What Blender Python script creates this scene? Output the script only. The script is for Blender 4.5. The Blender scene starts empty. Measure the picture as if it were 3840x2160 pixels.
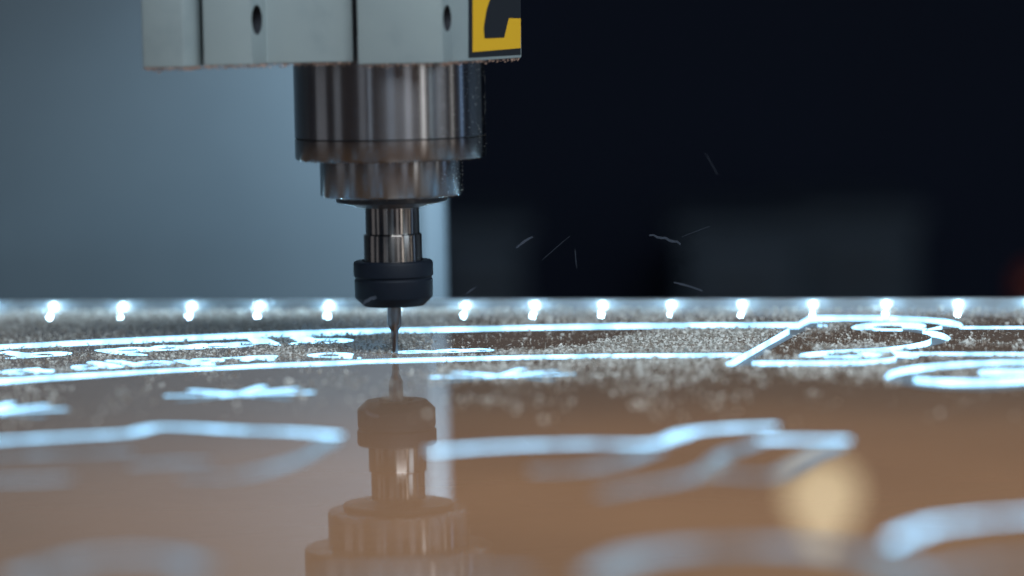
import bpy, bmesh, math, random
import numpy as np
from mathutils import Vector, Matrix
from mathutils.geometry import delaunay_2d_cdt

random.seed(4)
rng = np.random.default_rng(11)
scene = bpy.context.scene
COL = scene.collection
MM = 0.001

# ------------------------------------------------------------------ camera
FPX = 14000.0                       # focal length in pixels of a 3840 px wide frame
V_HOR = -120.0                      # image row of the horizon
PITCH = math.atan((1080 - V_HOR) / FPX)
ROLL = 0.0192
ZC = 1.587                          # distance to the cutter along the view axis
f_ = Vector((0, math.cos(PITCH), -math.sin(PITCH)))
u0 = Vector((0, math.sin(PITCH), math.cos(PITCH)))
r0 = Vector((1, 0, 0))
r_ = r0 * math.cos(ROLL) - u0 * math.sin(ROLL)
u_ = u0 * math.cos(ROLL) + r0 * math.sin(ROLL)


def ray(u, v):
    return f_ + r_ * ((u - 1920) / FPX) + u_ * ((1080 - v) / FPX)


CAM = -ray(1482, 1322) * ZC          # the cutter tip stands at the world origin


def on_plane(u, v, p=Vector((0, 0, 0)), n=Vector((0, 0, 1))):
    d = ray(u, v)
    t = (Vector(p) - CAM).dot(n) / d.dot(n)
    return CAM + d * t


def at_y(u, v, y):
    d = ray(u, v)
    return CAM + d * ((y - CAM.y) / d.y)


cam_data = bpy.data.cameras.new('camera')
cam_data.sensor_width = 36
cam_data.lens = 36 * FPX / 3840
cam_data.clip_start = 0.02
cam_data.clip_end = 50
cam_data.dof.use_dof = True
cam_data.dof.focus_distance = 1.608
cam_data.dof.aperture_fstop = (cam_data.lens / 1000) / 0.033
cam = bpy.data.objects.new('camera', cam_data)
COL.objects.link(cam)
m = Matrix((r_, u_, -f_)).transposed().to_4x4()
m.translation = CAM
cam.matrix_world = m
scene.camera = cam

# ------------------------------------------------------------------ world, lamps, exposure
world = bpy.data.worlds.new('World')
scene.world = world
world.use_nodes = True
bg = world.node_tree.nodes['Background']
bg.inputs[0].default_value = (0.42, 0.62, 1.0, 1)
bg.inputs[1].default_value = 0.035
scene.view_settings.view_transform = 'Standard'
scene.view_settings.look = 'None'
scene.view_settings.exposure = 0
scene.view_settings.gamma = 1
scene.view_settings.use_curve_mapping = False
scene.cycles.max_bounces = 8
scene.cycles.use_denoising = True
scene.cycles.sample_clamp_indirect = 6


def area(name, loc, target, sx, sy, power, color):
    d = bpy.data.lights.new(name, 'AREA')
    d.shape = 'RECTANGLE'
    d.size, d.size_y, d.energy, d.color = sx, sy, power, color
    o = bpy.data.objects.new(name, d)
    COL.objects.link(o)
    o.location = loc
    o.rotation_euler = (Vector(target) - Vector(loc)).to_track_quat('-Z', 'Y').to_euler()
    return o


def spot(name, loc, target, power, color, cone, blend, radius=0.03):
    d = bpy.data.lights.new(name, 'SPOT')
    d.energy, d.color, d.spot_size, d.spot_blend, d.shadow_soft_size = power, color, math.radians(cone), blend, radius
    o = bpy.data.objects.new(name, d)
    COL.objects.link(o)
    o.location = loc
    o.rotation_euler = (Vector(target) - Vector(loc)).to_track_quat('-Z', 'Y').to_euler()
    return o


def around(az, dist, z):             # az in degrees from the camera side towards the right
    a = math.radians(az)
    return (math.sin(a) * dist, -math.cos(a) * dist, z)


COOL = (0.66, 0.86, 1.0)
area('overhead_lamp', (0.42, -1.12, 1.3), (0.1, 0.0, 0), 1.1, 0.8, 33.0, (0.86, 0.95, 1.0))
area('front_lamp', around(62, 2.2, 1.1), (0, 0, 0.12), 0.8, 0.7, 7.0, COOL)
area('front_fill', around(-6, 3.4, 1.2), (0, 0, 0.12), 0.9, 1.2, 0.8, COOL)  # weak unseen fill light added on the camera side
# unseen upright area lights added for the stripes mirrored in the steel: azimuth, angular width, radiance, colour
for az, wid, rad, colr in [(-161, 8, 0.5, (.8, .9, 1)), (-120.5, 2.2, 2.2, (.05, .4, 1)), (-88, 17, 0.34, (.95, .97, 1)), (-63, 9, 0.40, (.9, .95, 1)),
                           (-31, 8, 0.42, (.85, .93, 1)), (-21.6, 2.6, 1.2, (.75, .88, 1)), (3, 9, 0.32, (.6, .8, 1)), (23.6, 8, 0.75, (.95, .97, 1)),
                           (42, 4.6, 3.2, (1, .97, .9)), (51.5, 2.2, 1.1, (.8, .97, 1)), (66, 13, 0.38, (1, .95, .9)), (81.5, 3, 1.5, (1, .95, .85)), (97, 4, 1.3, (.45, .68, 1)), (128, 34, 0.10, (.6, .8, 1))]:
    w_ = 2 * 2.1 * math.tan(math.radians(wid) / 2)
    area('reflection_light', around(az, 2.1, 0.15), (0, 0, 0.15), w_, 1.5, rad * math.pi * w_ * 1.5, colr)
spot('panel_fill', (0.19, 0.20, 0.21), (-0.01, 0.33, 0.06), 26.0, (0.68, 0.88, 1.0), 72, 1.0, 0.04)  # added out-of-frame spot that brightens the panel toward its right edge
spot('warm_fill', (0.2, -0.42, 0.75), (0.12, -0.42, 0.0), 16.0, (1.0, 0.75, 0.46), 46, 1.0, 0.06)  # unseen spot added to warm the foreground of the sheet


# ------------------------------------------------------------------ materials
def mat(name, color=(0.5, 0.5, 0.5), rough=0.5, metal=0.0, ior=1.5, emit=None, strength=0.0):
    M = bpy.data.materials.new(name)
    M.use_nodes = True
    b = M.node_tree.nodes['Principled BSDF']
    b.inputs['Base Color'].default_value = (*color, 1)
    b.inputs['Roughness'].default_value = rough
    b.inputs['Metallic'].default_value = metal
    b.inputs['IOR'].default_value = ior
    if emit:
        b.inputs['Emission Color'].default_value = (*emit, 1)
        b.inputs['Emission Strength'].default_value = strength
    return M, M.node_tree, b


def noise_node(nt, scale, detail=4, rough=0.55, stretch=None):
    tc = nt.nodes.new('ShaderNodeTexCoord')
    n = nt.nodes.new('ShaderNodeTexNoise')
    n.inputs['Scale'].default_value = scale
    n.inputs['Detail'].default_value = detail
    n.inputs['Roughness'].default_value = rough
    if stretch:
        mp = nt.nodes.new('ShaderNodeMapping')
        mp.inputs['Scale'].default_value = stretch
        nt.links.new(tc.outputs['Object'], mp.inputs['Vector'])
        nt.links.new(mp.outputs['Vector'], n.inputs['Vector'])
    else:
        nt.links.new(tc.outputs['Object'], n.inputs['Vector'])
    return n


def ramp(nt, src, stops):
    r = nt.nodes.new('ShaderNodeValToRGB')
    e = r.color_ramp.elements
    while len(e) < len(stops):
        e.new(0.5)
    for el, (p, c) in zip(e, stops):
        el.position = p
        el.color = (*c, 1) if len(c) == 3 else c
    nt.links.new(src, r.inputs['Fac'])
    return r


def bump(nt, bsdf, src, strength, dist):
    b = nt.nodes.new('ShaderNodeBump')
    b.inputs['Strength'].default_value = strength
    b.inputs['Distance'].default_value = dist
    nt.links.new(src, b.inputs['Height'])
    nt.links.new(b.outputs['Normal'], bsdf.inputs['Normal'])


# glossy brown acrylic
M_SHEET, nt, b = mat('brown_acrylic', (0.36, 0.2, 0.11), 0.04, 0, 1.49)
n = noise_node(nt, 9, 3)
r = ramp(nt, n.outputs['Fac'], [(0.3, (0.205, 0.108, 0.050)), (0.7, (0.255, 0.138, 0.066))])
nt.links.new(r.outputs['Color'], b.inputs['Base Color'])
n2 = noise_node(nt, 400, 5, 0.7)
r2 = ramp(nt, n2.outputs['Fac'], [(0.45, (0.012, 0.012, 0.012)), (0.8, (0.06, 0.06, 0.06))])
nt.links.new(r2.outputs['Color'], b.inputs['Roughness'])
b.inputs['Sheen Weight'].default_value = 0.2
b.inputs['Sheen Roughness'].default_value = 0.35
b.inputs['Sheen Tint'].default_value = (0.75, 0.88, 1.0, 1)

# cut edges of the edge-lit sheet, and the milled floor of the grooves
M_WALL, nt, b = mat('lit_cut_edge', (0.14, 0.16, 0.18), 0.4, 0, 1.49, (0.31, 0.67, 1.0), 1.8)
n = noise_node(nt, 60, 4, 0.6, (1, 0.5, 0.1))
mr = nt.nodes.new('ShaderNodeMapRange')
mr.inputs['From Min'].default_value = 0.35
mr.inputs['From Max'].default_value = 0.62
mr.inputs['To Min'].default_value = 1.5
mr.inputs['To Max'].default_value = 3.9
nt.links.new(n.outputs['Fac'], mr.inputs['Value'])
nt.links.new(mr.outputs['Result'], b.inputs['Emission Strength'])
M_FLOOR, nt, b = mat('milled_floor', (0.17, 0.19, 0.21), 0.7, 0, 1.3)
b.inputs['Specular IOR Level'].default_value = 0.0

M_WALL2 = M_WALL.copy()  # dimmer copy: lower emission stands in for light blocked by other cuts
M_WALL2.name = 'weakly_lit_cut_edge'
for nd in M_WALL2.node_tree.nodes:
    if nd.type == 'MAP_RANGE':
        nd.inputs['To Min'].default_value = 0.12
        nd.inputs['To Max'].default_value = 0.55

# chips and dust
M_CHIP, nt, b = mat('acrylic_chip', (0.7, 0.7, 0.64), 0.55, 0, 1.4)
n = noise_node(nt, 220, 2)
r = ramp(nt, n.outputs['Fac'], [(0.3, (0.64, 0.67, 0.66)), (0.7, (0.78, 0.81, 0.80))])
nt.links.new(r.outputs['Color'], b.inputs['Base Color'])
out = nt.nodes['Material Output']
tr = nt.nodes.new('ShaderNodeBsdfTranslucent')
tr.inputs['Color'].default_value = (0.75, 0.78, 0.76, 1)
mx = nt.nodes.new('ShaderNodeMixShader')
mx.inputs[0].default_value = 0.28
nt.links.new(b.outputs[0], mx.inputs[1])
nt.links.new(tr.outputs[0], mx.inputs[2])
nt.links.new(mx.outputs[0], out.inputs['Surface'])
M_DUST, nt, b = mat('brown_dust', (0.30, 0.20, 0.16), 0.9)
M_FLY, nt, b = mat('dim_chip', (0.016, 0.023, 0.038), 0.8)  # chip colour darkened so the flying chips look dim

# turned steel
def steel(name, col, rough, aniso):
    M, nt, b = mat(name, col, rough, 1.0)
    b.inputs['Anisotropic'].default_value = aniso
    b.inputs['Anisotropic Rotation'].default_value = 0.25
    tg = nt.nodes.new('ShaderNodeTangent')
    tg.direction_type = 'RADIAL'
    tg.axis = 'Z'
    nt.links.new(tg.outputs['Tangent'], b.inputs['Tangent'])
    n = noise_node(nt, 30, 5, 0.65)
    r = ramp(nt, n.outputs['Fac'], [(0.3, tuple(c * 0.8 for c in col)), (0.75, col)])
    nt.links.new(r.outputs['Color'], b.inputs['Base Color'])
    n2 = noise_node(nt, 3, 2, 0.5, (1, 1, 1200))
    bump(nt, b, n2.outputs['Fac'], 0.06, 0.0002)
    return M


M_STEEL = steel('turned_steel', (0.27, 0.28, 0.305), 0.23, 0.9)
M_STEEL2 = steel('dusty_steel', (0.235, 0.225, 0.23), 0.23, 0.88)
M_SHAFT = steel('ground_steel', (0.25, 0.225, 0.215), 0.2, 0.7)
M_BIT = steel('carbide', (0.20, 0.17, 0.165), 0.28, 0.3)
M_NUT, nt, b = mat('black_oxide', (0.004, 0.007, 0.014), 0.55, 0.0, 1.3)
n = noise_node(nt, 350, 4)
bump(nt, b, n.outputs['Fac'], 0.05, 0.0002)
M_CAP, nt, b = mat('black_seal', (0.02, 0.025, 0.035), 0.3, 0.3, 1.6)

M_PAINT, nt, b = mat('grey_paint', (0.40, 0.45, 0.46), 0.5)
n = noise_node(nt, 22, 6, 0.6)
r = ramp(nt, n.outputs['Fac'], [(0.28, (0.165, 0.215, 0.235)), (0.46, (0.215, 0.27, 0.29)), (0.8, (0.245, 0.305, 0.32))])
nt.links.new(r.outputs['Color'], b.inputs['Base Color'])
n2 = noise_node(nt, 900, 3)
bump(nt, b, n2.outputs['Fac'], 0.15, 0.0002)
M_YELLOW, nt, b = mat('yellow_print', (0.62, 0.36, 0.012), 0.4)
M_BLACK, nt, b = mat('black_print', (0.010, 0.012, 0.016), 0.35)
M_SLOT, nt, b = mat('dark_gap', (0.006, 0.008, 0.014), 0.7)

M_PANEL, nt, b = mat('panel_paint', (0.2, 0.26, 0.3), 0.6)
n = noise_node(nt, 6, 4)
r = ramp(nt, n.outputs['Fac'], [(0.3, (0.030, 0.044, 0.057)), (0.7, (0.040, 0.056, 0.07))])
nt.links.new(r.outputs['Color'], b.inputs['Base Color'])
M_BACK, nt, b = mat('dark_wall', (0.006, 0.009, 0.014), 0.9)
n = noise_node(nt, 1.5, 3)
r = ramp(nt, n.outputs['Fac'], [(0.3, (0.0008, 0.0048, 0.019)), (0.7, (0.0014, 0.0066, 0.025))])
nt.links.new(r.outputs['Color'], b.inputs['Base Color'])
M_CAB, nt, b = mat('cabinet_paint', (0.030, 0.046, 0.068), 0.7)
M_CABD, nt, b = mat('cabinet_dark', (0.03, 0.035, 0.045), 0.6)
M_BED, nt, b = mat('bed_board', (0.20, 0.13, 0.085), 0.8)
n = noise_node(nt, 40, 5)
r = ramp(nt, n.outputs['Fac'], [(0.3, (0.15, 0.095, 0.06)), (0.7, (0.24, 0.16, 0.10))])
nt.links.new(r.outputs['Color'], b.inputs['Base Color'])
M_RAIL, nt, b = mat('rail_grey', (0.22, 0.25, 0.28), 0.5)
M_LED, nt, b = mat('led_light', (0.8, 0.85, 0.9), 0.4, 0, 1.5, (0.36, 0.74, 1.0), 6.0)
M_LEDH, nt, b = mat('led_housing', (0.75, 0.75, 0.72), 0.5)
M_BULB, nt, b = mat('warm_bulb', (0.9, 0.8, 0.6), 0.4, 0, 1.5, (1.0, 0.84, 0.50), 0.85)
M_RED, nt, b = mat('red_light', (0.12, 0.012, 0.004), 0.4, 0, 1.5, (1.0, 0.16, 0.02), 0.010)
M_BRASS, nt, b = mat('lamp_metal', (0.05, 0.05, 0.05), 0.4, 0.8)


# ------------------------------------------------------------------ helpers
def tag(o, label=None, cat=None, group=None, kind=None):
    if label: o['label'] = label
    if cat: o['category'] = cat
    if group: o['group'] = group
    if kind: o['kind'] = kind
    return o


def empty(name, loc=(0, 0, 0)):
    o = bpy.data.objects.new(name, None)
    o.empty_display_size = 0.02
    o.location = loc
    COL.objects.link(o)
    return o


def link(name, me, mats, parent=None, smooth=False):
    for mm in (mats if isinstance(mats, (list, tuple)) else [mats]):
        me.materials.append(mm)
    o = bpy.data.objects.new(name, me)
    COL.objects.link(o)
    if parent:
        o.parent = parent
        o.matrix_parent_inverse = Matrix.Translation(-parent.location)
    if smooth:
        me.polygons.foreach_set('use_smooth', [True] * len(me.polygons))
        me.set_sharp_from_angle(angle=math.radians(32))
    return o


def mesh_of(name, verts, faces):
    me = bpy.data.meshes.new(name)
    me.from_pydata([tuple(v) for v in verts], [], faces)
    me.update()
    return me


def from_bm(name, bm, mats, parent=None, smooth=False):
    bmesh.ops.recalc_face_normals(bm, faces=bm.faces)
    me = bpy.data.meshes.new(name)
    bm.to_mesh(me)
    bm.free()
    return link(name, me, mats, parent, smooth)


def lathe(name, prof, mats, parent, seg=96, closed=False):
    """prof: (radius mm, z mm) list turned round the z axis"""
    bm = bmesh.new()
    rings = []
    for r, z in prof:
        if r < 1e-6:
            rings.append([bm.verts.new((0, 0, z * MM))])
        else:
            rings.append([bm.verts.new((r * MM * math.cos(2 * math.pi * k / seg), r * MM * math.sin(2 * math.pi * k / seg), z * MM)) for k in range(seg)])
    pairs = list(zip(rings, rings[1:]))
    if closed:
        pairs.append((rings[-1], rings[0]))
    for a, c in pairs:
        for k in range(seg):
            k2 = (k + 1) % seg
            if len(a) == 1:
                bm.faces.new((a[0], c[k2], c[k]))
            elif len(c) == 1:
                bm.faces.new((a[k], a[k2], c[0]))
            else:
                bm.faces.new((a[k], a[k2], c[k2], c[k]))
    return from_bm(name, bm, mats, parent, True)


def prism_bm(pts, z0, z1, bevel=0.0):
    bm = bmesh.new()
    lo = [bm.verts.new((x * MM, y * MM, z0 * MM)) for x, y in pts]
    hi = [bm.verts.new((x * MM, y * MM, z1 * MM)) for x, y in pts]
    n = len(pts)
    bm.faces.new(lo[::-1])
    bm.faces.new(hi)
    for k in range(n):
        bm.faces.new((lo[k], lo[(k + 1) % n], hi[(k + 1) % n], hi[k]))
    bmesh.ops.recalc_face_normals(bm, faces=bm.faces)
    if bevel:
        bmesh.ops.bevel(bm, geom=list(bm.edges), offset=bevel * MM, segments=2, affect='EDGES', profile=0.5)
    return bm


def box_bm(x0, x1, y0, y1, z0, z1, bevel=0.0):
    return prism_bm([(x0, y0), (x1, y0), (x1, y1), (x0, y1)], z0, z1, bevel)


def vnoise(x, y, seed=0):
    """value noise, vectorised"""
    def h(i, j):
        s = np.sin(i * 127.1 + j * 311.7 + seed * 74.7) * 43758.5453
        return s - np.floor(s)
    i, j = np.floor(x), np.floor(y)
    fx, fy = x - i, y - j
    fx, fy = fx * fx * (3 - 2 * fx), fy * fy * (3 - 2 * fy)
    return (h(i, j) * (1 - fx) + h(i + 1, j) * fx) * (1 - fy) + (h(i, j + 1) * (1 - fx) + h(i + 1, j + 1) * fx) * fy


# ------------------------------------------------------------------ far line of the sheet (where the light strip stands)
E0 = on_plane(209, 1163)
E1 = on_plane(3600, 1153)
edir = (E1 - E0).normalized()
enor = Vector((-edir.y, edir.x, 0))      # points away from the camera


def edge_pt(x, off=0.0):
    t = (x - E0.x) / edir.x
    p = E0 + edir * t + enor * off
    return Vector((p.x, p.y, 0))


# ------------------------------------------------------------------ setting
q0, q1 = edge_pt(-1.1) / MM, edge_pt(1.1) / MM
bm = prism_bm([(-1100, -1000), (1100, -1000), (q1.x, q1.y), (q0.x, q0.y)], -40, -4.2)
tag(from_bm('machine_bed', bm, M_BED), kind='structure')
bm = box_bm(-3000, 4000, 3300, 3400, -900, 2600)
tag(from_bm('back_wall', bm, M_BACK), kind='structure')
bm = box_bm(-3000, 4000, 700, 3300, -960, -900)
tag(from_bm('floor', bm, M_BACK), kind='structure')

# tall painted panel behind the sheet
PY = 0.33
xr = at_y(1672, 1100, PY).x / MM
t = empty('machine_panel', (xr * MM - 0.45, PY, -0.1))
tag(t, 'tall plain grey blue panel standing behind the sheet at the left', 'panel')
bm = prism_bm([(xr - 900, PY / MM), (xr - 10, PY / MM), (xr - 1, PY / MM + 7), (xr, PY / MM + 9), (xr, PY / MM + 40), (xr - 900, PY / MM + 40)], -100, 900)
from_bm('face_plate', bm, M_PANEL, t, True)
bm = box_bm(xr - 880, xr - 12, PY / MM + 41, PY / MM + 55, -95, 890)
from_bm('rear_plate', bm, M_CABD, t)

# ------------------------------------------------------------------ far equipment, out of focus
def cabinet(name, u0_, u1_, v0_, y, label, knob_rows):
    a, c = at_y(u0_, v0_, y), at_y(u1_, v0_, y)
    x0, x1, z1 = a.x / MM, c.x / MM, a.z / MM
    yy = y / MM
    t = empty(name, ((x0 + x1) / 2 * MM, y, -0.9))
    tag(t, label, 'cabinet')
    from_bm('body', box_bm(x0, x1, yy, yy + 350, -880, z1, 6), M_CAB, t)
    from_bm('top', box_bm(x0 - 10, x1 + 10, yy - 12, yy + 360, z1 + 1, z1 + 18, 3), M_CAB, t)
    h = (z1 + 860) / knob_rows
    for k in range(knob_rows):
        zz = z1 - 14 - k * h
        d = from_bm('drawer', box_bm(x0 + 14, x1 - 14, yy - 16, yy - 2, zz - h + 22, zz, 3), M_CAB, t)
        from_bm('handle', box_bm((x0 + x1) / 2 - 40, (x0 + x1) / 2 + 40, yy - 34, yy - 17, zz - 44, zz - 34, 3), M_CABD, d)
    for sx in (x0 + 25, x1 - 25):
        from_bm('foot', box_bm(sx - 20, sx + 20, yy + 20, yy + 330, -899, -881), M_CABD, t)
    return t


cabinet('storage_cabinet', 2560, 3020, 900, 2.7, 'blurred grey cabinet far behind the sheet, left of the wider one', 4)
cabinet('storage_cabinet', 2980, 3440, 850, 2.9, 'blurred tall grey cabinet far behind the sheet, toward the red glow', 5)
cabinet('tool_cabinet', 1640, 1960, 900, 2.6, 'dim blurred cabinet far behind, just right of the grey panel edge', 4)
p = at_y(3880, 1070, 2.5)
t = empty('signal_lamp', (p.x, p.y, -0.9))
tag(t, 'small red glowing signal lamp far behind at the right edge', 'signal lamp')
bm = bmesh.new()
bmesh.ops.create_uvsphere(bm, u_segments=24, v_segments=12, radius=0.022)
bmesh.ops.translate(bm, vec=(p.x, p.y, p.z), verts=bm.verts)
from_bm('lens', bm, M_RED, t, True)
bm = box_bm(p.x / MM - 12, p.x / MM + 12, p.y / MM - 12, p.y / MM + 12, -899, p.z / MM - 22, 2)
from_bm('post', bm, M_CABD, t)

# warm bulb whose mirror image shows in the sheet
P0 = on_plane(3085, 1862)
d = (P0 - CAM).normalized()
dm = Vector((d.x, d.y, -d.z))
L = P0 + dm * 3.2
t = empty('pendant_lamp', (L.x, L.y, L.z))
tag(t, 'warm glowing bulb hanging far behind, seen as a pale golden disc mirrored in the sheet', 'lamp')
bm = bmesh.new()
bmesh.ops.create_uvsphere(bm, u_segments=24, v_segments=16, radius=0.044)
for v in bm.verts:
    if v.co.z > 0:
        v.co.z *= 1.5
        k = max(0.0, v.co.z / 0.066)
        v.co.x *= 1 - 0.45 * k
        v.co.y *= 1 - 0.45 * k
bmesh.ops.translate(bm, vec=L, verts=bm.verts)
from_bm('bulb', bm, M_BULB, t, True)
bm = bmesh.new()
bmesh.ops.create_cone(bm, segments=24, radius1=0.026, radius2=0.016, depth=0.04, cap_ends=True)
bmesh.ops.translate(bm, vec=L + Vector((0, 0, 0.084)), verts=bm.verts)
from_bm('socket', bm, M_BRASS, t, True)
bm = bmesh.new()
bmesh.ops.create_cone(bm, segments=10, radius1=0.003, radius2=0.003, depth=1.2, cap_ends=True)
bmesh.ops.translate(bm, vec=L + Vector((0, 0, 0.704)), verts=bm.verts)
from_bm('cable', bm, M_BRASS, t, True)

# ------------------------------------------------------------------ the sheet and its cuts
CROP = {'A': (0, 1260, 6.44), 'B': (300, 1220, 5.152), 'C': (750, 1220, 5.152), 'D': (1100, 1220, 6.44),
        'E': (1450, 1220, 5.152), 'H': (2650, 1160, 4.293), 'I': (3040, 1160, 4.293), 'J': (3240, 1280, 4.293),
        'S': (0, 0, 1.0)}


def px(c, pts):
    ox, oy, s = CROP[c]
    out = []
    for x, y in pts:
        q = on_plane(ox + x / s, oy + y / s)
        out.append((q.x / MM, q.y / MM))
    return out


def chaikin(pts, n=1):
    for _ in range(n):
        o = []
        for (x0, y0), (x1, y1) in zip(pts, pts[1:] + pts[:1]):
            o += [(x0 * .75 + x1 * .25, y0 * .75 + y1 * .25), (x0 * .25 + x1 * .75, y0 * .25 + y1 * .75)]
        pts = o
    return pts


def catmull(pts, n=6):
    P = [pts[0]] + list(pts) + [pts[-1]]
    out = []
    for i in range(1, len(P) - 2):
        p0, p1, p2, p3 = [np.array(q) for q in P[i - 1:i + 3]]
        for k in range(n):
            t = k / n
            out.append(tuple(0.5 * (2 * p1 + (p2 - p0) * t + (2 * p0 - 5 * p1 + 4 * p2 - p3) * t * t + (3 * p1 - p0 - 3 * p2 + p3) * t ** 3)))
    out.append(tuple(pts[-1]))
    return out


CUTS = []      # (part name, label, [polygons], [islands])


def cut(name, polys, islands=(), label=None, smooth=1):
    big = []
    for p in islands:                 # the counters of the letters are a little fuller than their lit rims let see
        cx, cy = sum(q[0] for q in p) / len(p), sum(q[1] for q in p) / len(p)
        big.append([(cx + (x - cx) * 1.08, cy + (y - cy) * 1.45) for x, y in p])
    CUTS.append((name, label, [chaikin(list(p), smooth) for p in polys], [chaikin(p, smooth) for p in big]))


def stroke(path, w):
    """round-ended stroke of width w mm along a path given in mm"""
    path = catmull(path, 6)
    n = len(path)
    L_, R_ = [], []
    for i, (x, y) in enumerate(path):
        a = path[max(0, i - 1)]
        b = path[min(n - 1, i + 1)]
        dx, dy = b[0] - a[0], b[1] - a[1]
        l = math.hypot(dx, dy) or 1
        nx, ny = -dy / l * w / 2, dx / l * w / 2
        L_.append((x + nx, y + ny))
        R_.append((x - nx, y - ny))
    def cap(c, frm):
        a0 = math.atan2(frm[1] - c[1], frm[0] - c[0])
        return [(c[0] + math.cos(a0 - math.pi * k / 7) * w / 2, c[1] + math.sin(a0 - math.pi * k / 7) * w / 2) for k in range(1, 7)]
    return L_ + cap(path[-1], L_[-1]) + R_[::-1] + cap(path[0], R_[0])


# long ring lines
far1 = [(-160, 1303), (0, 1293.4), (202, 1282.5), (400, 1272), (533, 1265.6), (800, 1254), (1022, 1245), (1250, 1237), (1462, 1231.6), (1950, 1221.5), (2280, 1214), (2600, 1211.4), (2960, 1210), (3030, 1211)]
near1 = [(3010, 1229), (2960, 1229.4), (2600, 1231), (2280, 1234.7), (1950, 1239.4), (1450, 1251), (1250, 1258), (983, 1266.6), (750, 1276.3), (533, 1287), (400, 1292), (217, 1300), (0, 1311), (-160, 1321)]
cut('ring_groove', [px('S', far1 + near1)], smooth=0)
far2 = [(-160, 1432), (0, 1420.7), (217, 1404.4), (400, 1395), (552, 1387), (800, 1375), (983, 1363.6), (1250, 1354), (1500, 1344), (1950, 1332.6), (2280, 1327), (2600, 1325), (2785, 1324)]
near2 = [(2760, 1340.5), (2600, 1341), (2280, 1343), (1950, 1348), (1500, 1359.8), (1364, 1362.5), (1250, 1370.4), (983, 1379), (750, 1390), (572, 1399.5), (400, 1412), (217, 1424.6), (0, 1441), (-160, 1453)]
cut('ring_groove', [px('S', far2 + near2)], smooth=0)
cut('ring_groove', [px('S', [(3590, 1223.4), (3640, 1223), (4000, 1223), (4000, 1234.5), (3600, 1234.5)])], smooth=0)
cut('ring_groove', [px('I', [(1640, 688), (3434, 693), (4300, 697), (4300, 760), (3434, 755), (1735, 740)])], smooth=0)

# letters, upper row
cut('letter_cut', [px('A', [(-60, 410), (40, 380), (180, 356), (330, 364), (670, 415), (1000, 388), (1300, 374), (1560, 380), (1720, 396), (1755, 415), (1700, 447), (1500, 480), (1300, 490), (1100, 500), (800, 520), (670, 535), (430, 550), (250, 553), (100, 541), (180, 522), (430, 507), (300, 474), (0, 424)])],
    [px('A', [(800, 462), (900, 447), (1080, 435), (1230, 441), (1290, 455), (1150, 465), (950, 468)])])
cut('letter_cut', [px('B', [(250, 488), (330, 468), (480, 452), (670, 450), (760, 432), (950, 420), (1180, 423), (1360, 425), (1400, 405), (1520, 388), (1750, 383), (2030, 386), (2200, 360), (2480, 347), (2480, 395), (2440, 455), (2250, 458), (2000, 465), (1850, 480), (1600, 487), (1420, 500), (1200, 517), (980, 520), (1150, 540), (1340, 574), (1250, 585), (980, 588), (780, 573), (560, 545)])],
    [px('B', [(720, 480), (860, 474), (1000, 465), (1100, 468), (1130, 480), (990, 486), (800, 487)]),
     px('B', [(1490, 452), (1600, 444), (1720, 430), (1830, 432), (1840, 445), (1700, 452), (1560, 458)])])
cut('letter_cut', [px('C', [(190, 345), (480, 345), (700, 322), (880, 318), (1010, 332), (1040, 352), (940, 280), (910, 258), (1010, 248), (1310, 250), (1420, 300), (1600, 375), (1560, 392), (1330, 378), (1280, 358), (1160, 352), (1070, 375), (1000, 405), (860, 418), (700, 432), (530, 435), (350, 440), (140, 447), (130, 405)])],
    [px('C', [(150, 402), (300, 396), (520, 405), (500, 412), (350, 414), (170, 410)]),
     px('C', [(780, 378), (900, 364), (1040, 360), (1060, 366), (940, 378), (820, 384)])])
cut('letter_cut', [px('C', [(1690, 240), (1760, 224), (2000, 215), (2130, 222), (2240, 262), (2450, 255), (2700, 250), (2850, 262), (2958, 275), (2975, 295), (2900, 320), (2760, 342), (2560, 345), (2280, 352), (2100, 350), (1960, 372), (1740, 376), (1700, 360), (1730, 340), (1930, 328), (1800, 285)])],
    [px('C', [(2285, 315), (2400, 303), (2560, 302), (2590, 312), (2500, 319), (2320, 321)])])
# letters, lower row
cut('letter_cut', [px('A', [(-60, 865), (60, 840), (240, 808), (600, 795), (800, 772), (950, 768), (1000, 800), (1150, 812), (1300, 818), (1330, 850), (1290, 880), (1080, 885), (980, 870), (950, 905), (820, 905), (800, 880), (700, 893), (540, 920), (370, 945), (210, 945), (180, 910), (0, 905)])],
    [px('A', [(380, 862), (600, 852), (790, 868), (700, 880), (540, 886), (400, 882)])])
cut('letter_cut', [px('A', [(1670, 752), (1730, 722), (1850, 700), (1990, 694), (2100, 690), (2200, 692), (2330, 700), (2120, 660), (2060, 630), (2200, 603), (2350, 605), (2576, 640), (2800, 680), (3010, 730), (3040, 745), (2800, 770), (2560, 790), (2300, 800), (2010, 815), (1900, 828), (1790, 808)])],
    [px('A', [(2010, 745), (2150, 725), (2330, 720), (2360, 732), (2200, 748), (2050, 758)])])
cut('letter_cut', [px('B', [(440, 688), (520, 672), (700, 668), (850, 680), (1080, 728), (1130, 706), (1250, 690), (1440, 680), (1740, 684), (1850, 715), (1840, 735), (1740, 765), (1610, 775), (1400, 777), (1250, 782), (1130, 800), (1040, 800), (800, 752), (600, 715)])],
    [px('B', [(1190, 745), (1330, 735), (1460, 725), (1590, 733), (1590, 745), (1450, 750), (1280, 754)])])
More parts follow.
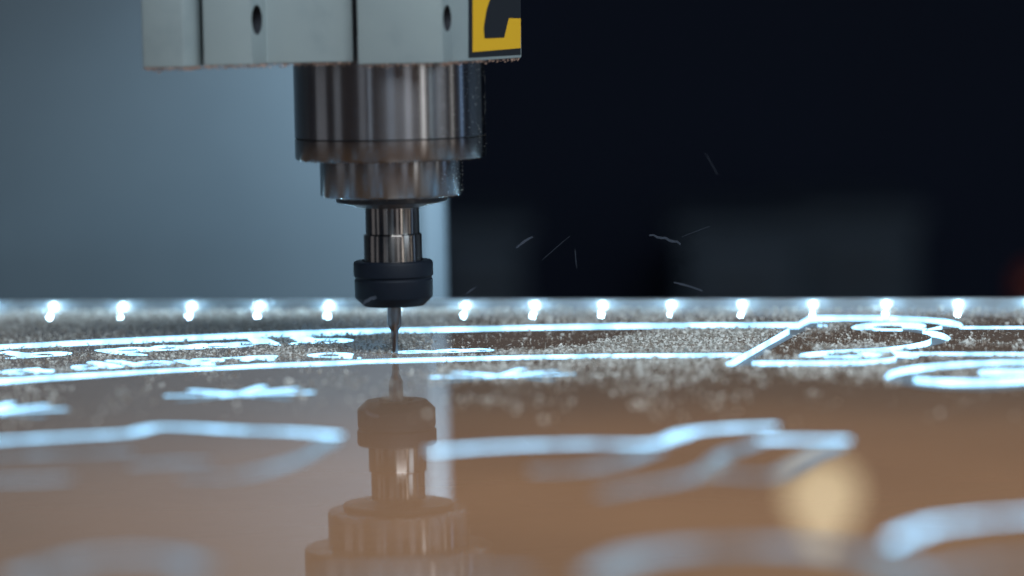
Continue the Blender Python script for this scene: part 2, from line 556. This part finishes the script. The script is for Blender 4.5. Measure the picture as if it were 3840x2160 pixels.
cut('letter_cut', [px('B', [(1780, 688), (1840, 668), (1950, 662), (2070, 668), (2130, 685), (2150, 655), (2260, 640), (2420, 632), (2640, 634), (2760, 645), (2805, 672), (2770, 700), (2600, 710), (2490, 725), (2640, 745), (2600, 770), (2450, 785), (2310, 790), (2200, 785), (2060, 750)])],
    [px('B', [(2320, 690), (2400, 676), (2500, 678), (2515, 690), (2400, 698)])])
cut('letter_cut', [px('C', [(390, 632), (520, 616), (800, 605), (1100, 582), (1420, 572), (1525, 590), (1480, 612), (1470, 640), (1440, 660), (1430, 688), (1300, 690), (1170, 662), (1000, 672), (960, 695), (830, 697), (750, 672), (830, 652), (600, 645), (450, 645)])])
cut('letter_cut', [px('D', [(315, 725), (380, 695), (560, 672), (850, 656), (1200, 658), (1400, 672), (1470, 695), (1430, 725), (1420, 760), (1430, 800), (1310, 805), (1100, 790), (900, 782), (750, 772), (600, 775), (430, 762)])],
    [px('D', [(630, 728), (720, 712), (900, 706), (1090, 710), (1095, 722), (1080, 735), (900, 745), (760, 745)])])
cut('letter_cut', [px('D', [(1540, 778), (1600, 765), (1650, 785), (1630, 812), (1550, 808)])])
cut('letter_cut', [px('E', [(60, 515), (210, 500), (400, 485), (600, 478), (720, 478), (760, 492), (900, 490), (1020, 466), (1250, 452), (1500, 462), (1700, 442), (1880, 445), (2050, 462), (2100, 478), (2040, 500), (1800, 508), (1600, 516), (1400, 520), (1200, 530), (950, 534), (750, 528), (640, 540), (400, 547), (210, 543)])],
    [px('E', [(345, 518), (440, 508), (560, 510), (575, 518), (460, 523)]),
     px('E', [(1170, 505), (1260, 491), (1360, 494), (1400, 504), (1300, 510)]),
     px('E', [(1710, 490), (1800, 478), (1930, 482), (1945, 490), (1830, 494)])])

# monogram
cut('monogram_cut', [
    px('H', [(285, 880), (460, 790), (1330, 300), (1640, 115), (1760, 106), (1900, 182), (1800, 235), (1660, 295), (1040, 640), (660, 880), (560, 908), (310, 908)]),
    px('H', [(1600, 240), (1930, 240), (1950, 267), (1930, 297), (1640, 297)]),
    px('I', [(-60, 130), (-10, 110), (100, 105), (600, 104), (1100, 104), (1700, 124), (2150, 157), (2350, 190), (2455, 240), (2430, 278), (2300, 300), (2140, 322), (1880, 335), (1870, 320), (2000, 290), (2130, 255), (2050, 232), (1880, 213), (1700, 205), (1250, 190), (250, 186), (120, 225), (20, 235)]),
    px('I', [(648, 285), (750, 245), (950, 220), (1280, 207), (1700, 215), (1850, 245), (1862, 278), (1780, 305), (1870, 300), (1872, 325), (1820, 345), (1950, 343), (2100, 373), (2200, 413), (2255, 460), (2240, 492), (2150, 540), (1950, 590), (1600, 640), (1265, 672), (1250, 702), (1100, 692), (700, 692), (400, 707), (240, 737), (150, 757), (0, 774), (-150, 772), (-205, 750), (-180, 720), (-100, 700), (100, 680), (500, 650), (1000, 630), (1400, 595), (1700, 545), (1880, 500), (1948, 460), (1930, 430), (1870, 405), (1700, 378), (1560, 355), (1470, 353), (950, 347), (750, 331), (660, 312)]),
    px('I', [(200, 755), (250, 740), (800, 743), (825, 765), (800, 797), (230, 799)]),
    px('I', [(720, 708), (900, 691), (1150, 708), (1200, 735), (1100, 770), (1000, 782), (875, 777), (868, 747), (760, 727)]),
    px('I', [(-1070, 850), (-1030, 830), (0, 833), (700, 826), (1100, 803), (1300, 780), (1390, 750), (1330, 715), (1265, 690), (1280, 668), (1500, 675), (1640, 688), (1745, 735), (1735, 775), (1600, 800), (1430, 838), (1100, 882), (700, 899), (0, 909), (-1030, 910)])],
    [px('I', [(980, 287), (1150, 270), (1400, 266), (1470, 285), (1440, 303), (1200, 303)])])
cut('scroll_cut', [
    px('J', [(338, 560), (420, 480), (600, 425), (900, 380), (1300, 340), (1700, 318), (2200, 300), (2800, 288), (3300, 284), (3300, 380), (2800, 385), (2200, 395), (1700, 410), (1400, 432), (1100, 465), (900, 508), (770, 552), (900, 580), (1300, 605), (1700, 612), (2000, 605), (2300, 592), (2800, 560), (3200, 520), (3200, 680), (2800, 720), (2400, 760), (1900, 785), (1600, 772), (1200, 758), (800, 722), (680, 690), (560, 675), (430, 638), (348, 605)]),
    px('J', [(1830, 500), (1900, 455), (2700, 450), (3100, 450), (3100, 540), (2700, 545), (2300, 548), (1900, 548)])])


def star(u, v, r, w, rot=0):
    c = on_plane(u, v) / MM
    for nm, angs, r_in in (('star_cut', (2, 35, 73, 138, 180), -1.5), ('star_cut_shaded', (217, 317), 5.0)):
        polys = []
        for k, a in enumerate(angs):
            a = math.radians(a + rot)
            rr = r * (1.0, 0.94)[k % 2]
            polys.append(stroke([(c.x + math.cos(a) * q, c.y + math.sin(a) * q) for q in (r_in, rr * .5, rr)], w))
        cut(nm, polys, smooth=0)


star(1885, 1409, 27, 4.8)
star(898, 1478, 27, 4.8, 2)
star(-40, 1545, 27, 4.8, 8)


def ground_path(pts):
    return px('S', pts)


cut('script_cut', [stroke(ground_path([(-260, 1672), (0, 1652), (272, 1636), (480, 1624), (614, 1600), (924, 1614), (1110, 1620), (1250, 1632)]), 7)], smooth=0)
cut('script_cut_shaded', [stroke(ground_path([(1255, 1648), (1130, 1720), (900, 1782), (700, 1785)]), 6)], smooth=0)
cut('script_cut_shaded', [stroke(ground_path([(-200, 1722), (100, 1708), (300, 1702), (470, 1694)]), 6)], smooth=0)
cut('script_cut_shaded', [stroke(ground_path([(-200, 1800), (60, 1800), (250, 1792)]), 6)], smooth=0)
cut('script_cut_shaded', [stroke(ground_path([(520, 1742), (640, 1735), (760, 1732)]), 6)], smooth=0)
cut('script_cut', [stroke(ground_path([(1640, 1690), (1900, 1672), (2200, 1664), (2457, 1664), (2578, 1622), (2720, 1606), (2879, 1598)]), 8)], smooth=0)
cut('script_cut', [stroke(ground_path([(3150, 1650), (3000, 1648), (2880, 1648)]), 8)], smooth=0)
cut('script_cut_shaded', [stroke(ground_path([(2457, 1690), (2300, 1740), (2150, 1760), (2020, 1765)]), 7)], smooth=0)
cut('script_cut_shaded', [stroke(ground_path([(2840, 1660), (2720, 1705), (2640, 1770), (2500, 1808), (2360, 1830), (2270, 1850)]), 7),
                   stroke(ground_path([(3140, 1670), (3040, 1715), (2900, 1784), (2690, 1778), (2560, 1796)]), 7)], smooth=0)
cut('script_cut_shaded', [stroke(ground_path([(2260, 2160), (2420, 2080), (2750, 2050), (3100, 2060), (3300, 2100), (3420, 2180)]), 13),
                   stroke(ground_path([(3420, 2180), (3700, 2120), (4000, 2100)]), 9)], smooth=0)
cut('script_cut', [stroke(ground_path([(3360, 2030), (3480, 1975), (3700, 1945), (4000, 1925)]), 6)], smooth=0)
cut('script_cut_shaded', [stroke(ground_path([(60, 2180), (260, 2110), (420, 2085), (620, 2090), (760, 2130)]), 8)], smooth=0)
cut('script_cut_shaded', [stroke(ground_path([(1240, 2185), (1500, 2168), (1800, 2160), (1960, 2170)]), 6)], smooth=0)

DEPTH = 2.7
sheet = empty('acrylic_sheet', (0, 0, -0.004))
tag(sheet, 'glossy brown acrylic sheet with glowing cut letters and rings, lying under the spindle', 'acrylic sheet')

cl, cr = edge_pt(-0.75) / MM, edge_pt(0.85) / MM
outer = [(-750, -760), (850, -760), (cr.x, cr.y), (cl.x, cl.y)]


def ccw(p):
    s = sum(a[0] * b[1] - b[0] * a[1] for a, b in zip(p, p[1:] + p[:1]))
    return p if s > 0 else p[::-1]


V, F, owner = [], [], []
def add_poly(p, own):
    p = ccw([tuple(q) for q in p])
    i0 = len(V)
    V.extend(Vector(q) for q in p)
    F.append(list(range(i0, i0 + len(p))))
    owner.append(own)


add_poly(outer, -1)
for ci, (nm, lb, polys, isl) in enumerate(CUTS):
    for p in polys:
        add_poly(p, ci)
    for p in isl:
        add_poly(p, -2)
ov, oe, of, vo, eo, fo = delaunay_2d_cdt(V, [], F, 0, 1e-4, True)
own_face = []
for src in fo:
    os_ = [owner[s] for s in src]
    if not os_:
        own_face.append(None)
    elif -2 in os_:
        own_face.append(-1)
    else:
        own_face.append(max(os_))
edge_faces = {}
for fi, f in enumerate(of):
    for a, b in zip(f, list(f[1:]) + [f[0]]):
        edge_faces.setdefault((min(a, b), max(a, b)), []).append((fi, a, b))

# top skin with the outer edge
vid, verts, faces = {}, [], []
def tv(i, z):
    k = (i, z)
    if k not in vid:
        vid[k] = len(verts)
        verts.append((ov[i].x * MM, ov[i].y * MM, z * MM))
    return vid[k]


for fi, f in enumerate(of):
    if own_face[fi] == -1:
        faces.append([tv(i, 0.0) for i in f])
for (a, b), lst in edge_faces.items():
    if len([1 for q in lst if own_face[q[0]] is not None]) == 1:
        fi, p, q = [q for q in lst if own_face[q[0]] is not None][0]
        faces.append([tv(q, 0.0), tv(p, 0.0), tv(p, -4.0), tv(q, -4.0)])
link('sheet_body', mesh_of('sheet_body', verts, faces), M_SHEET, sheet)

for ci, (nm, lb, polys, isl) in enumerate(CUTS):
    vid, verts, faces, mi = {}, [], [], []
    for fi, f in enumerate(of):
        if own_face[fi] != ci:
            continue
        faces.append([tv(i, -DEPTH) for i in f])
        mi.append(1)
        for a, b in zip(f, list(f[1:]) + [f[0]]):
            oth = [q[0] for q in edge_faces[(min(a, b), max(a, b))] if q[0] != fi]
            if oth and own_face[oth[0]] == -1:
                faces.append([tv(b, -DEPTH), tv(a, -DEPTH), tv(a, 0.0), tv(b, 0.0)][::-1])
                mi.append(0)
    if not faces:
        continue
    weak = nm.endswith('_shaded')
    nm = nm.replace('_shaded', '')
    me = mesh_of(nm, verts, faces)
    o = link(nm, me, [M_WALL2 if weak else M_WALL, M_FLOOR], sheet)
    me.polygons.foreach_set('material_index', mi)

# ------------------------------------------------------------------ light strip on the far edge
strip = empty('led_strip', edge_pt(0.05))
tag(strip, 'row of white blue glowing light diodes along the far edge of the sheet', 'light strip')
ang = math.atan2(edir.y, edir.x)


def strip_box(name, x_c, w, y0, y1, z0, z1, m_, parent, bev=0.0):
    bm = box_bm(-w / 2, w / 2, y0, y1, z0, z1, bev)
    bmesh.ops.rotate(bm, cent=(0, 0, 0), matrix=Matrix.Rotation(ang, 3, 'Z'), verts=bm.verts)
    bmesh.ops.translate(bm, vec=edge_pt(x_c), verts=bm.verts)
    return from_bm(name, bm, m_, parent)


strip_box('rail', 0.05, 1500, 1.0, 4.0, -4, 4.2, M_RAIL, strip, 0.3)
for uu in [-33, 209, 467, 723, 976, 1237, 1488, 1747, 2007, 2261, 2519, 2785, 3052, 3329, 3600, 3872]:
    q = on_plane(uu, 1158)
    led = strip_box('led', q.x, 5.0, -0.2, 0.9, 0.2, 3.4, M_LEDH, strip, 0.2)
    bm = bmesh.new()
    bmesh.ops.create_cone(bm, segments=24, radius1=0.0015, radius2=0.0012, depth=0.0006, cap_ends=True)
    bmesh.ops.rotate(bm, cent=(0, 0, 0), matrix=(-enor).to_track_quat('Z', 'Y').to_matrix(), verts=bm.verts)
    bmesh.ops.translate(bm, vec=edge_pt(q.x, -0.0006) + Vector((0, 0, 0.0016)), verts=bm.verts)
    from_bm('lens', bm, M_LED, led, True)
    ld = bpy.data.lights.new('led_glow', 'POINT')
    ld.energy, ld.color, ld.shadow_soft_size = 0.008, (0.42, 0.76, 1.0), 0.0008
    lo_ = bpy.data.objects.new('led_glow', ld)
    COL.objects.link(lo_)
    lo_.location = edge_pt(q.x, -0.006) + Vector((0, 0, 0.0026))

# ------------------------------------------------------------------ spindle
spindle = empty('milling_spindle', (0, 0, 0.0))
tag(spindle, 'grey milling machine spindle with steel nose, black collet nut and thin cutter', 'milling spindle')
# cutter
lathe('cutter', [(0, -2.6), (1.15, -2.6), (1.22, -1.5), (1.22, 5.6), (1.5, 6.2), (1.5, 8.6), (1.75, 9.6), (2.3, 10.8), (3.0, 12.3), (3.0, 26), (0, 26)], M_BIT, spindle, 48)
# collet
lathe('collet', [(3.05, 22.0), (6.2, 22.0), (7.2, 23.2), (7.2, 30), (3.05, 30)], M_SHAFT, spindle, 64, True)
# nut
lathe('collet_nut', [(7.7, 24.0), (7.7, 20.6), (8.1, 20.2), (12.6, 20.2), (12.9, 20.35), (16.3, 23.6), (16.6, 24.2), (16.6, 31.2), (16.2, 31.7), (16.2, 32.3), (16.9, 33.0), (16.9, 38.2), (16.6, 39.0), (15.9, 39.4), (13.2, 39.4), (12.9, 39.0), (12.9, 36)], M_NUT, spindle, 128)
# shaft
lathe('shaft', [(12.3, 33), (12.3, 50.2), (12.1, 50.6), (11.5, 50.9), (11.4, 51.2), (11.4, 66.0)], M_SHAFT, spindle, 96)
# seal cap
lathe('seal_cap', [(11.7, 66.6), (11.7, 62.6), (12.2, 62.2), (14.0, 62.2), (14.4, 62.4), (23.2, 64.3), (23.6, 64.7), (23.6, 66.4), (23.2, 66.8)], M_CAP, spindle, 96)
# nose and body
lathe('nose_ring', [(21, 66.9), (28.9, 66.9), (29.7, 67.2), (30.2, 68.0), (30.2, 82.6)], M_STEEL, spindle, 128)
lathe('body_band', [(29, 82.7), (39.0, 82.7), (40.0, 83.0), (40.5, 83.9), (40.5, 91.6), (40.3, 91.75), (38, 91.75)], M_STEEL2, spindle, 160)
lathe('seam', [(39.9, 91.6), (39.9, 92.4)], M_SLOT, spindle, 96)
lathe('spindle_body', [(38, 92.15), (40.3, 92.15), (40.5, 92.3), (40.5, 135)], M_STEEL, spindle, 160)

# housing blocks, plan in mm
def hx(u, y):
    return at_y(u, 200, y * MM).x / MM


def hz(u, v, y):
    return at_y(u, v, y * MM).z / MM


def block(name, pts, z0, bev=0.6):
    return from_bm(name, prism_bm(pts, z0, 260, bev), M_PAINT, spindle, True)


def drill(obj, px_, py_, pz, nrm, rad, depth):
    bm = bmesh.new()
    bmesh.ops.create_cone(bm, segments=40, radius1=rad * MM, radius2=rad * MM, depth=depth * 2 * MM, cap_ends=True)
    q = Vector((nrm[0], nrm[1], 0)).to_track_quat('Z', 'Y').to_matrix()
    bmesh.ops.rotate(bm, cent=(0, 0, 0), matrix=q, verts=bm.verts)
    bmesh.ops.translate(bm, vec=(px_ * MM, py_ * MM, pz * MM), verts=bm.verts)
    me = bpy.data.meshes.new('drill')
    bm.to_mesh(me)
    bm.free()
    me.materials.append(M_SLOT)  # hole walls coloured dark to stand in for the shade inside
    c = bpy.data.objects.new('drill', me)
    COL.objects.link(c)
    md = obj.modifiers.new('b', 'BOOLEAN')
    md.object = c
    md.operation = 'DIFFERENCE'
    md.solver = 'EXACT'
    md.material_mode = 'TRANSFER'
    dg = bpy.context.evaluated_depsgraph_get()
    new = bpy.data.meshes.new_from_object(obj.evaluated_get(dg))
    obj.modifiers.clear()
    obj.data = new
    new.polygons.foreach_set('use_smooth', [True] * len(new.polygons))
    new.set_sharp_from_angle(angle=math.radians(30))
    bpy.data.objects.remove(c)


P_SIDE = [(hx(535, -58), -58), (hx(690, -60), -60), (hx(754, -52), -52)]
P_CAR = [(hx(763, -58), -58), (hx(945, -58), -58), (hx(1000, -41.5), -41.5), (hx(1324, -41.5), -41.5)]
P_CLA = [(hx(1342, -48), -48), (hx(1660, -48), -48), (hx(1695, -36), -36), (hx(1755, -27), -27), (hx(1955, 12), 12)]
Z_SIDE, Z_CAR, Z_CLA = hz(640, 252, -59), hz(850, 245, -58), hz(1500, 239, -48)
HB = Z_CAR
block('side_block', P_SIDE + [(P_SIDE[2][0], 50), (P_SIDE[0][0], 50)], Z_SIDE)
left = block('carriage_block', P_CAR + [(P_CAR[3][0], 50), (P_CAR[0][0], 50)], Z_CAR)
right = block('clamp_block', P_CLA + [(P_CLA[4][0], 50), (P_CLA[0][0], 50)], Z_CLA)
from_bm('gap_filler', box_bm(P_CAR[3][0] + 0.1, P_CLA[0][0] - 0.1, -34, 48, Z_CAR + 1, 258), M_SLOT, spindle)
xa, xb = hx(966, -51), hx(1680, -41)
drill(left, xa, -51.5, hz(966, 74, -51), (math.sin(math.radians(70)), -math.cos(math.radians(70))), 6.1, 14)
drill(right, xb, -41.2, hz(1680, 68, -41), (math.sin(math.radians(73)), -math.cos(math.radians(73))), 5.4, 9)

# sticker on the receding face of the clamp block
fa, fb = Vector((*P_CLA[3], 0)) * MM, Vector((*P_CLA[4], 0)) * MM
fd = (fb - fa).normalized()
fn = Vector((fd.y, -fd.x, 0))


def sticker_part(name, pts, off, m_, parent):
    bm = bmesh.new()
    lo, hi = [], []
    for x, y in pts:
        q = on_plane(1700 + x / 5.573, y / 5.573, fa + fn * off * MM, fn)
        hi.append(bm.verts.new(q))
        lo.append(bm.verts.new(q - fn * 0.10 * MM))
    bm.faces.new(hi)
    bm.faces.new(lo[::-1])
    for k in range(len(pts)):
        k2 = (k + 1) % len(pts)
        bm.faces.new((lo[k], lo[k2], hi[k2], hi[k]))
    return from_bm(name, bm, m_, parent)


sb = sticker_part('sticker', [(318, -900), (318, 1205), (330, 1212), (1408, 1145), (1408, -1050)], 0.13, M_BLACK, spindle)
sticker_part('yellow_field', [(408, -800), (408, 1088), (1408, 1005), (1408, -900)], 0.25, M_YELLOW, sb)
sticker_part('printed_mark', [(1408, -420), (1050, -400), (880, -250), (765, 0), (700, 200), (655, 450), (638, 600), (655, 803), (1062, 785), (1090, 680), (1130, 500), (1160, 375), (1408, 378)], 0.37, M_BLACK, sb)


# ------------------------------------------------------------------ chips and dust
def chip_mesh(name, pos, length, width, curl, rot, lift=None):
    """many curled slivers as one mesh; pos Nx3 (m), rot Nx3 euler"""
    N = len(pos)
    K = 4
    tt = np.linspace(-0.5, 0.5, K)
    P = np.zeros((N, K, 2, 3))
    for k in range(K):
        th = curl * tt[k]
        s = np.where(np.abs(curl) > 1e-3, np.sin(th) / np.where(np.abs(curl) > 1e-3, curl, 1), tt[k])
        hgt = np.where(np.abs(curl) > 1e-3, (1 - np.cos(th)) / np.where(np.abs(curl) > 1e-3, curl, 1), 0)
        wv = width * (1 - 0.5 * abs(tt[k]) * 2 * rng.random(N))
        for j, sg in enumerate((-0.5, 0.5)):
            P[:, k, j, 0] = s * length
            P[:, k, j, 1] = sg * wv
            P[:, k, j, 2] = hgt * length
    P = P.reshape(N, K * 2, 3)
    ca, sa = np.cos(rot), np.sin(rot)
    def mul(P, ax, c, s):
        Q = P.copy()
        i, j = [(1, 2), (2, 0), (0, 1)][ax]
        Q[:, :, i] = P[:, :, i] * c[:, None] - P[:, :, j] * s[:, None]
        Q[:, :, j] = P[:, :, i] * s[:, None] + P[:, :, j] * c[:, None]
        return Q
    for ax in range(3):
        P = mul(P, ax, ca[:, ax], sa[:, ax])
    if lift is not None:
        P[:, :, 2] -= P[:, :, 2].min(axis=1)[:, None]
        P[:, :, 2] += lift[:, None]
    P += pos[:, None, :]
    quad = np.array([[2 * k, 2 * k + 1, 2 * k + 3, 2 * k + 2] for k in range(K - 1)])
    Fq = (np.arange(N)[:, None, None] * (2 * K) + quad[None]).reshape(-1, 4)
    me = bpy.data.meshes.new(name)
    me.vertices.add(N * 2 * K)
    me.vertices.foreach_set('co', P.reshape(-1))
    me.loops.add(len(Fq) * 4)
    me.loops.foreach_set('vertex_index', Fq.reshape(-1).astype(np.int32))
    me.polygons.add(len(Fq))
    me.polygons.foreach_set('loop_start', np.arange(0, len(Fq) * 4, 4, dtype=np.int32))
    me.update(calc_edges=True)
    return me


CN, RN, UN, FN_ = [np.array(v) for v in (CAM, r_, u_, f_)]


def project(p):
    q = p - CN
    z = q @ FN_
    return 1920 + FPX * (q @ RN) / z, 1080 - FPX * (q @ UN) / z


polys_np = [(np.array(p), ci) for ci, c in enumerate(CUTS) for p in c[2]]
isl_np = [np.array(p) for c in CUTS for p in c[3]]


def inside(pt, poly):
    x, y = pt[:, 0], pt[:, 1]
    px0, py0 = poly.min(0)
    px1, py1 = poly.max(0)
    res = np.zeros(len(pt), bool)
    cand = np.where((x >= px0) & (x <= px1) & (y >= py0) & (y <= py1))[0]
    if len(cand) == 0:
        return res
    xx, yy = x[cand], y[cand]
    c = np.zeros(len(cand), bool)
    for (x0, y0), (x1, y1) in zip(poly, np.roll(poly, -1, 0)):
        cond = (y0 > yy) != (y1 > yy)
        with np.errstate(divide='ignore', invalid='ignore'):
            xi = (x1 - x0) * (yy - y0) / (y1 - y0) + x0
        c ^= cond & (xx < xi)
    res[cand] = c
    return res


def in_groove(pmm):
    g = np.zeros(len(pmm), bool)
    for p, _ in polys_np:
        g |= inside(pmm, p)
    for p in isl_np:
        g &= ~inside(pmm, p)
    return g


f1u, f1v = np.array([p[0] for p in near1[::-1]]), np.array([p[1] for p in near1[::-1]])
f2u, f2v = np.array([p[0] for p in far2]), np.array([p[1] for p in far2])


def smooth(a, b, x):
    t = np.clip((x - a) / (b - a), 0, 1)
    return t * t * (3 - 2 * t)


def density(u, v, x, y):
    """share of the sheet covered by chips, by place on the sheet"""
    o_v = np.interp(u, f1u, f1v)
    i_v = np.interp(u, f2u, f2v)
    n1 = vnoise(x * 60, y * 22, 1)
    n2 = vnoise(x * 160, y * 60, 2)
    nn = 0.5 * n1 + 0.32 * n2 + 0.18 * vnoise(x * 420, y * 150, 3)
    nn = 0.5 + (nn - 0.5) * 1.25
    d = np.zeros_like(u)
    back = v < o_v - 15
    d = np.where(back, 0.30 + 0.5 * smooth(0.35, 0.7, nn), d)
    d = np.where(back & (u > 2500), 0.35 * smooth(0.3, 0.7, nn) + 0.08, d)
    mid = (v >= o_v - 15) & (v < i_v + 8)
    t = (v - o_v) / np.maximum(i_v - o_v, 1)
    dl = 0.28 + 0.5 * smooth(0.4, 0.75, nn)
    dl = np.where((u > 900) & (u < 1560), 0.9 * smooth(0.25, 0.55, nn) * smooth(0.95, 0.55, t) + 0.15, dl)
    wedge = smooth(0.0, 0.28, t - (0.72 - 0.85 * smooth(1950, 2560, u)) + 0.35 * (nn - 0.5))
    dr = 0.06 + 0.95 * wedge
    z = u > 2880
    dz = 0.85 * smooth(0.42, 0.6, nn + 0.12 * np.sin(t * 9)) + 0.12
    dr = np.where(z, dz, dr)
    dr = np.where(u > 3420, 0.05 + 0.8 * smooth(0.5, 0.66, nn), dr)
    d = np.where(mid, np.where(u < 1620, dl, dr), d)
    fr = v >= i_v + 8
    s = v - i_v
    dfr = (1 - smooth(25, 125, s)) * (0.35 + 0.6 * smooth(0.3, 0.6, nn)) + (1 - smooth(110, 300, s)) * 0.13 * smooth(0.45, 0.75, nn)
    dfl = (1 - smooth(40, 170, s)) * 0.16 * smooth(0.35, 0.7, nn) + (1 - smooth(100, 260, s)) * 0.05 * smooth(0.5, 0.7, nn)
    d = np.where(fr, np.where(u > 1640, dfr, dfl), d)
    return np.clip(d, 0, 1)


def scatter(N, lmin, lmax, gain, seed, pile):
    global rng
    rng = np.random.default_rng(seed)
    X = rng.uniform(-0.24, 0.34, N)
    Y = rng.uniform(-0.27, 0.27, N)
    p = np.stack([X, Y, np.zeros(N)], 1)
    e_y = E0.y + (X - E0.x) * edir.y / edir.x
    u, v = project(p)
    d = density(u, v, X, Y) * gain
    ok = (rng.random(N) < d) & (Y < e_y - 0.002)
    p, d = p[ok], d[ok]
    g = in_groove(p[:, :2] * 1000)
    keep = ~g | (rng.random(len(p)) < 0.02)
    p, d, g = p[keep], d[keep], g[keep]
    n = len(p)
    length = (lmin + (lmax - lmin) * rng.random(n) ** 2.5) * MM
    width = length * rng.uniform(0.25, 0.6, n)
    curl = rng.normal(0, 1.5, n)
    rot = np.stack([rng.normal(0, 0.5, n), rng.normal(0, 0.35, n), rng.uniform(0, 6.283, n)], 1)
    lift = np.where(g, -DEPTH, 0.02) * MM + rng.random(n) * d * pile * MM * ~g
    return chip_mesh('chips', p, length, width, curl, rot, lift)


me1 = scatter(380000, 0.35, 2.3, 0.62, 21, 0.9)
o = link('acrylic_chips', me1, M_CHIP)
tag(o, 'pale curled milling chips strewn over the sheet round the cutter', 'chips', kind='stuff')
me2 = scatter(300000, 0.15, 0.7, 0.8, 22, 0.2)
o = link('acrylic_dust', me2, M_CHIP)
tag(o, 'fine pale milling dust lying between the chips on the sheet', 'dust', kind='stuff')


# dust hanging on the spindle
def stuck(name, N, place, smin, smax, m_, parent, seed):
    global rng
    rng = np.random.default_rng(seed)
    pos = np.array([place() for _ in range(N)])
    L_ = (smin + (smax - smin) * rng.random(N) ** 2) * MM
    rot = rng.uniform(0, 6.283, (N, 3))
    me = chip_mesh(name, pos, L_, L_ * rng.uniform(0.3, 0.8, N), rng.normal(0, 1.4, N), rot)
    o = link(name, me, m_, parent)
    o['kind'] = 'stuff'
    return o


def on_cyl(r, z0, z1, a0, a1):
    a = math.radians(random.uniform(a0, a1))
    return (math.cos(a) * r * MM, math.sin(a) * r * MM, random.uniform(z0, z1) * MM)


front_edge = P_SIDE + P_CAR + P_CLA


def on_edge():
    k = random.choices(range(len(front_edge) - 1), [10, 6, 0, 9, 5, 7, 0, 5, 2, 2, 4])[0]
    a, b = front_edge[k], front_edge[k + 1]
    t = random.random()
    z = (Z_SIDE if k < 2 else Z_CAR if k < 6 else Z_CLA) - 0.1 - abs(random.gauss(0, 0.55))
    return ((a[0] + (b[0] - a[0]) * t) * MM, (a[1] + (b[1] - a[1]) * t + random.uniform(-0.2, 1.5)) * MM, z * MM)


stuck('dust_fringe', 1500, on_edge, 0.3, 1.3, M_DUST, spindle, 31)
stuck('stuck_dust', 800, lambda: on_cyl(40.47, 84, 122, -58, 12) if random.random() < 0.75 else on_cyl(30.25, 68, 82, -45, 12), 0.08, 0.38, M_CHIP, spindle, 32)
stuck('rim_dust', 700, lambda: on_cyl(random.uniform(30.3, 39.5), 82.2, 82.7, -170, -10) if random.random() < .6 else on_cyl(random.uniform(24, 29), 66.4, 66.9, -170, -10), 0.15, 0.7, M_DUST, spindle, 33)


# ------------------------------------------------------------------ flying chips
def fly(u, v, y, length, width, ang_deg, label, wav=0.0, thick=0.12):
    """one curled sliver in the air"""
    c = at_y(u, v, y)
    a = math.radians(ang_deg)
    bm = bmesh.new()
    K = 9
    prev = None
    for k in range(K):
        t = k / (K - 1) - 0.5
        off = math.sin(k * 2.1 + u) * wav + 0.35 * width * math.cos(t * 3)
        w = width * (1 - 1.2 * t * t) * (0.8 + 0.4 * random.random())
        cx, cz = t * length, off
        ring = []
        for dx, dy in ((-1, -1), (1, -1), (1, 1), (-1, 1)):
            lx, lz = cx, cz + dy * w / 2
            X = lx * math.cos(a) - lz * math.sin(a)
            Z = lx * math.sin(a) + lz * math.cos(a)
            ring.append(bm.verts.new((c.x + X * MM, c.y + dx * thick * MM + math.sin(t * 4) * width * 0.4 * MM, c.z + Z * MM)))
        if prev:
            for j in range(4):
                bm.faces.new((prev[j], prev[(j + 1) % 4], ring[(j + 1) % 4], ring[j]))
        else:
            bm.faces.new(ring[::-1])
        prev = ring
    bm.faces.new(prev)
    o = from_bm('flying_chip', bm, M_FLY)
    tag(o, label, 'chip', 'chips flying off the cutter')
    return o


fly(1967, 909, 0.03, 8.5, 1.1, 33, 'pale curled chip flying between the collet nut and the wavy chip')
fly(2494, 898, 0.01, 14.0, 1.0, -17, 'long wavy pale chip flying highest over the sheet, with a ragged edge', 0.35)
fly(2160, 970, 0.00, 8.0, 0.28, 94, 'thin upright sliver flying against the dark, left of the wavy chip')
fly(2085, 930, 0.04, 16.0, 0.16, 40, 'very thin slanting sliver flying just left of the upright one')
fly(2580, 1075, 0.05, 13.0, 0.9, -18, 'faint pale chip flying low over the lights, under the wavy chip')
fly(1765, 1092, 0.04, 6.0, 0.7, 35, 'small ragged chip flying low beside the panel edge')
fly(2668, 615, -0.03, 10.0, 0.2, -62, 'thin sliver flying highest in the dark at the right')
fly(2610, 868, 0.02, 13.0, 0.14, 20, 'hair thin sliver flying just right of the wavy chip')
fly(1386, 1128, -0.018, 6.5, 1.5, 25, 'white chip clinging to the lower front of the black nut', 0.2)
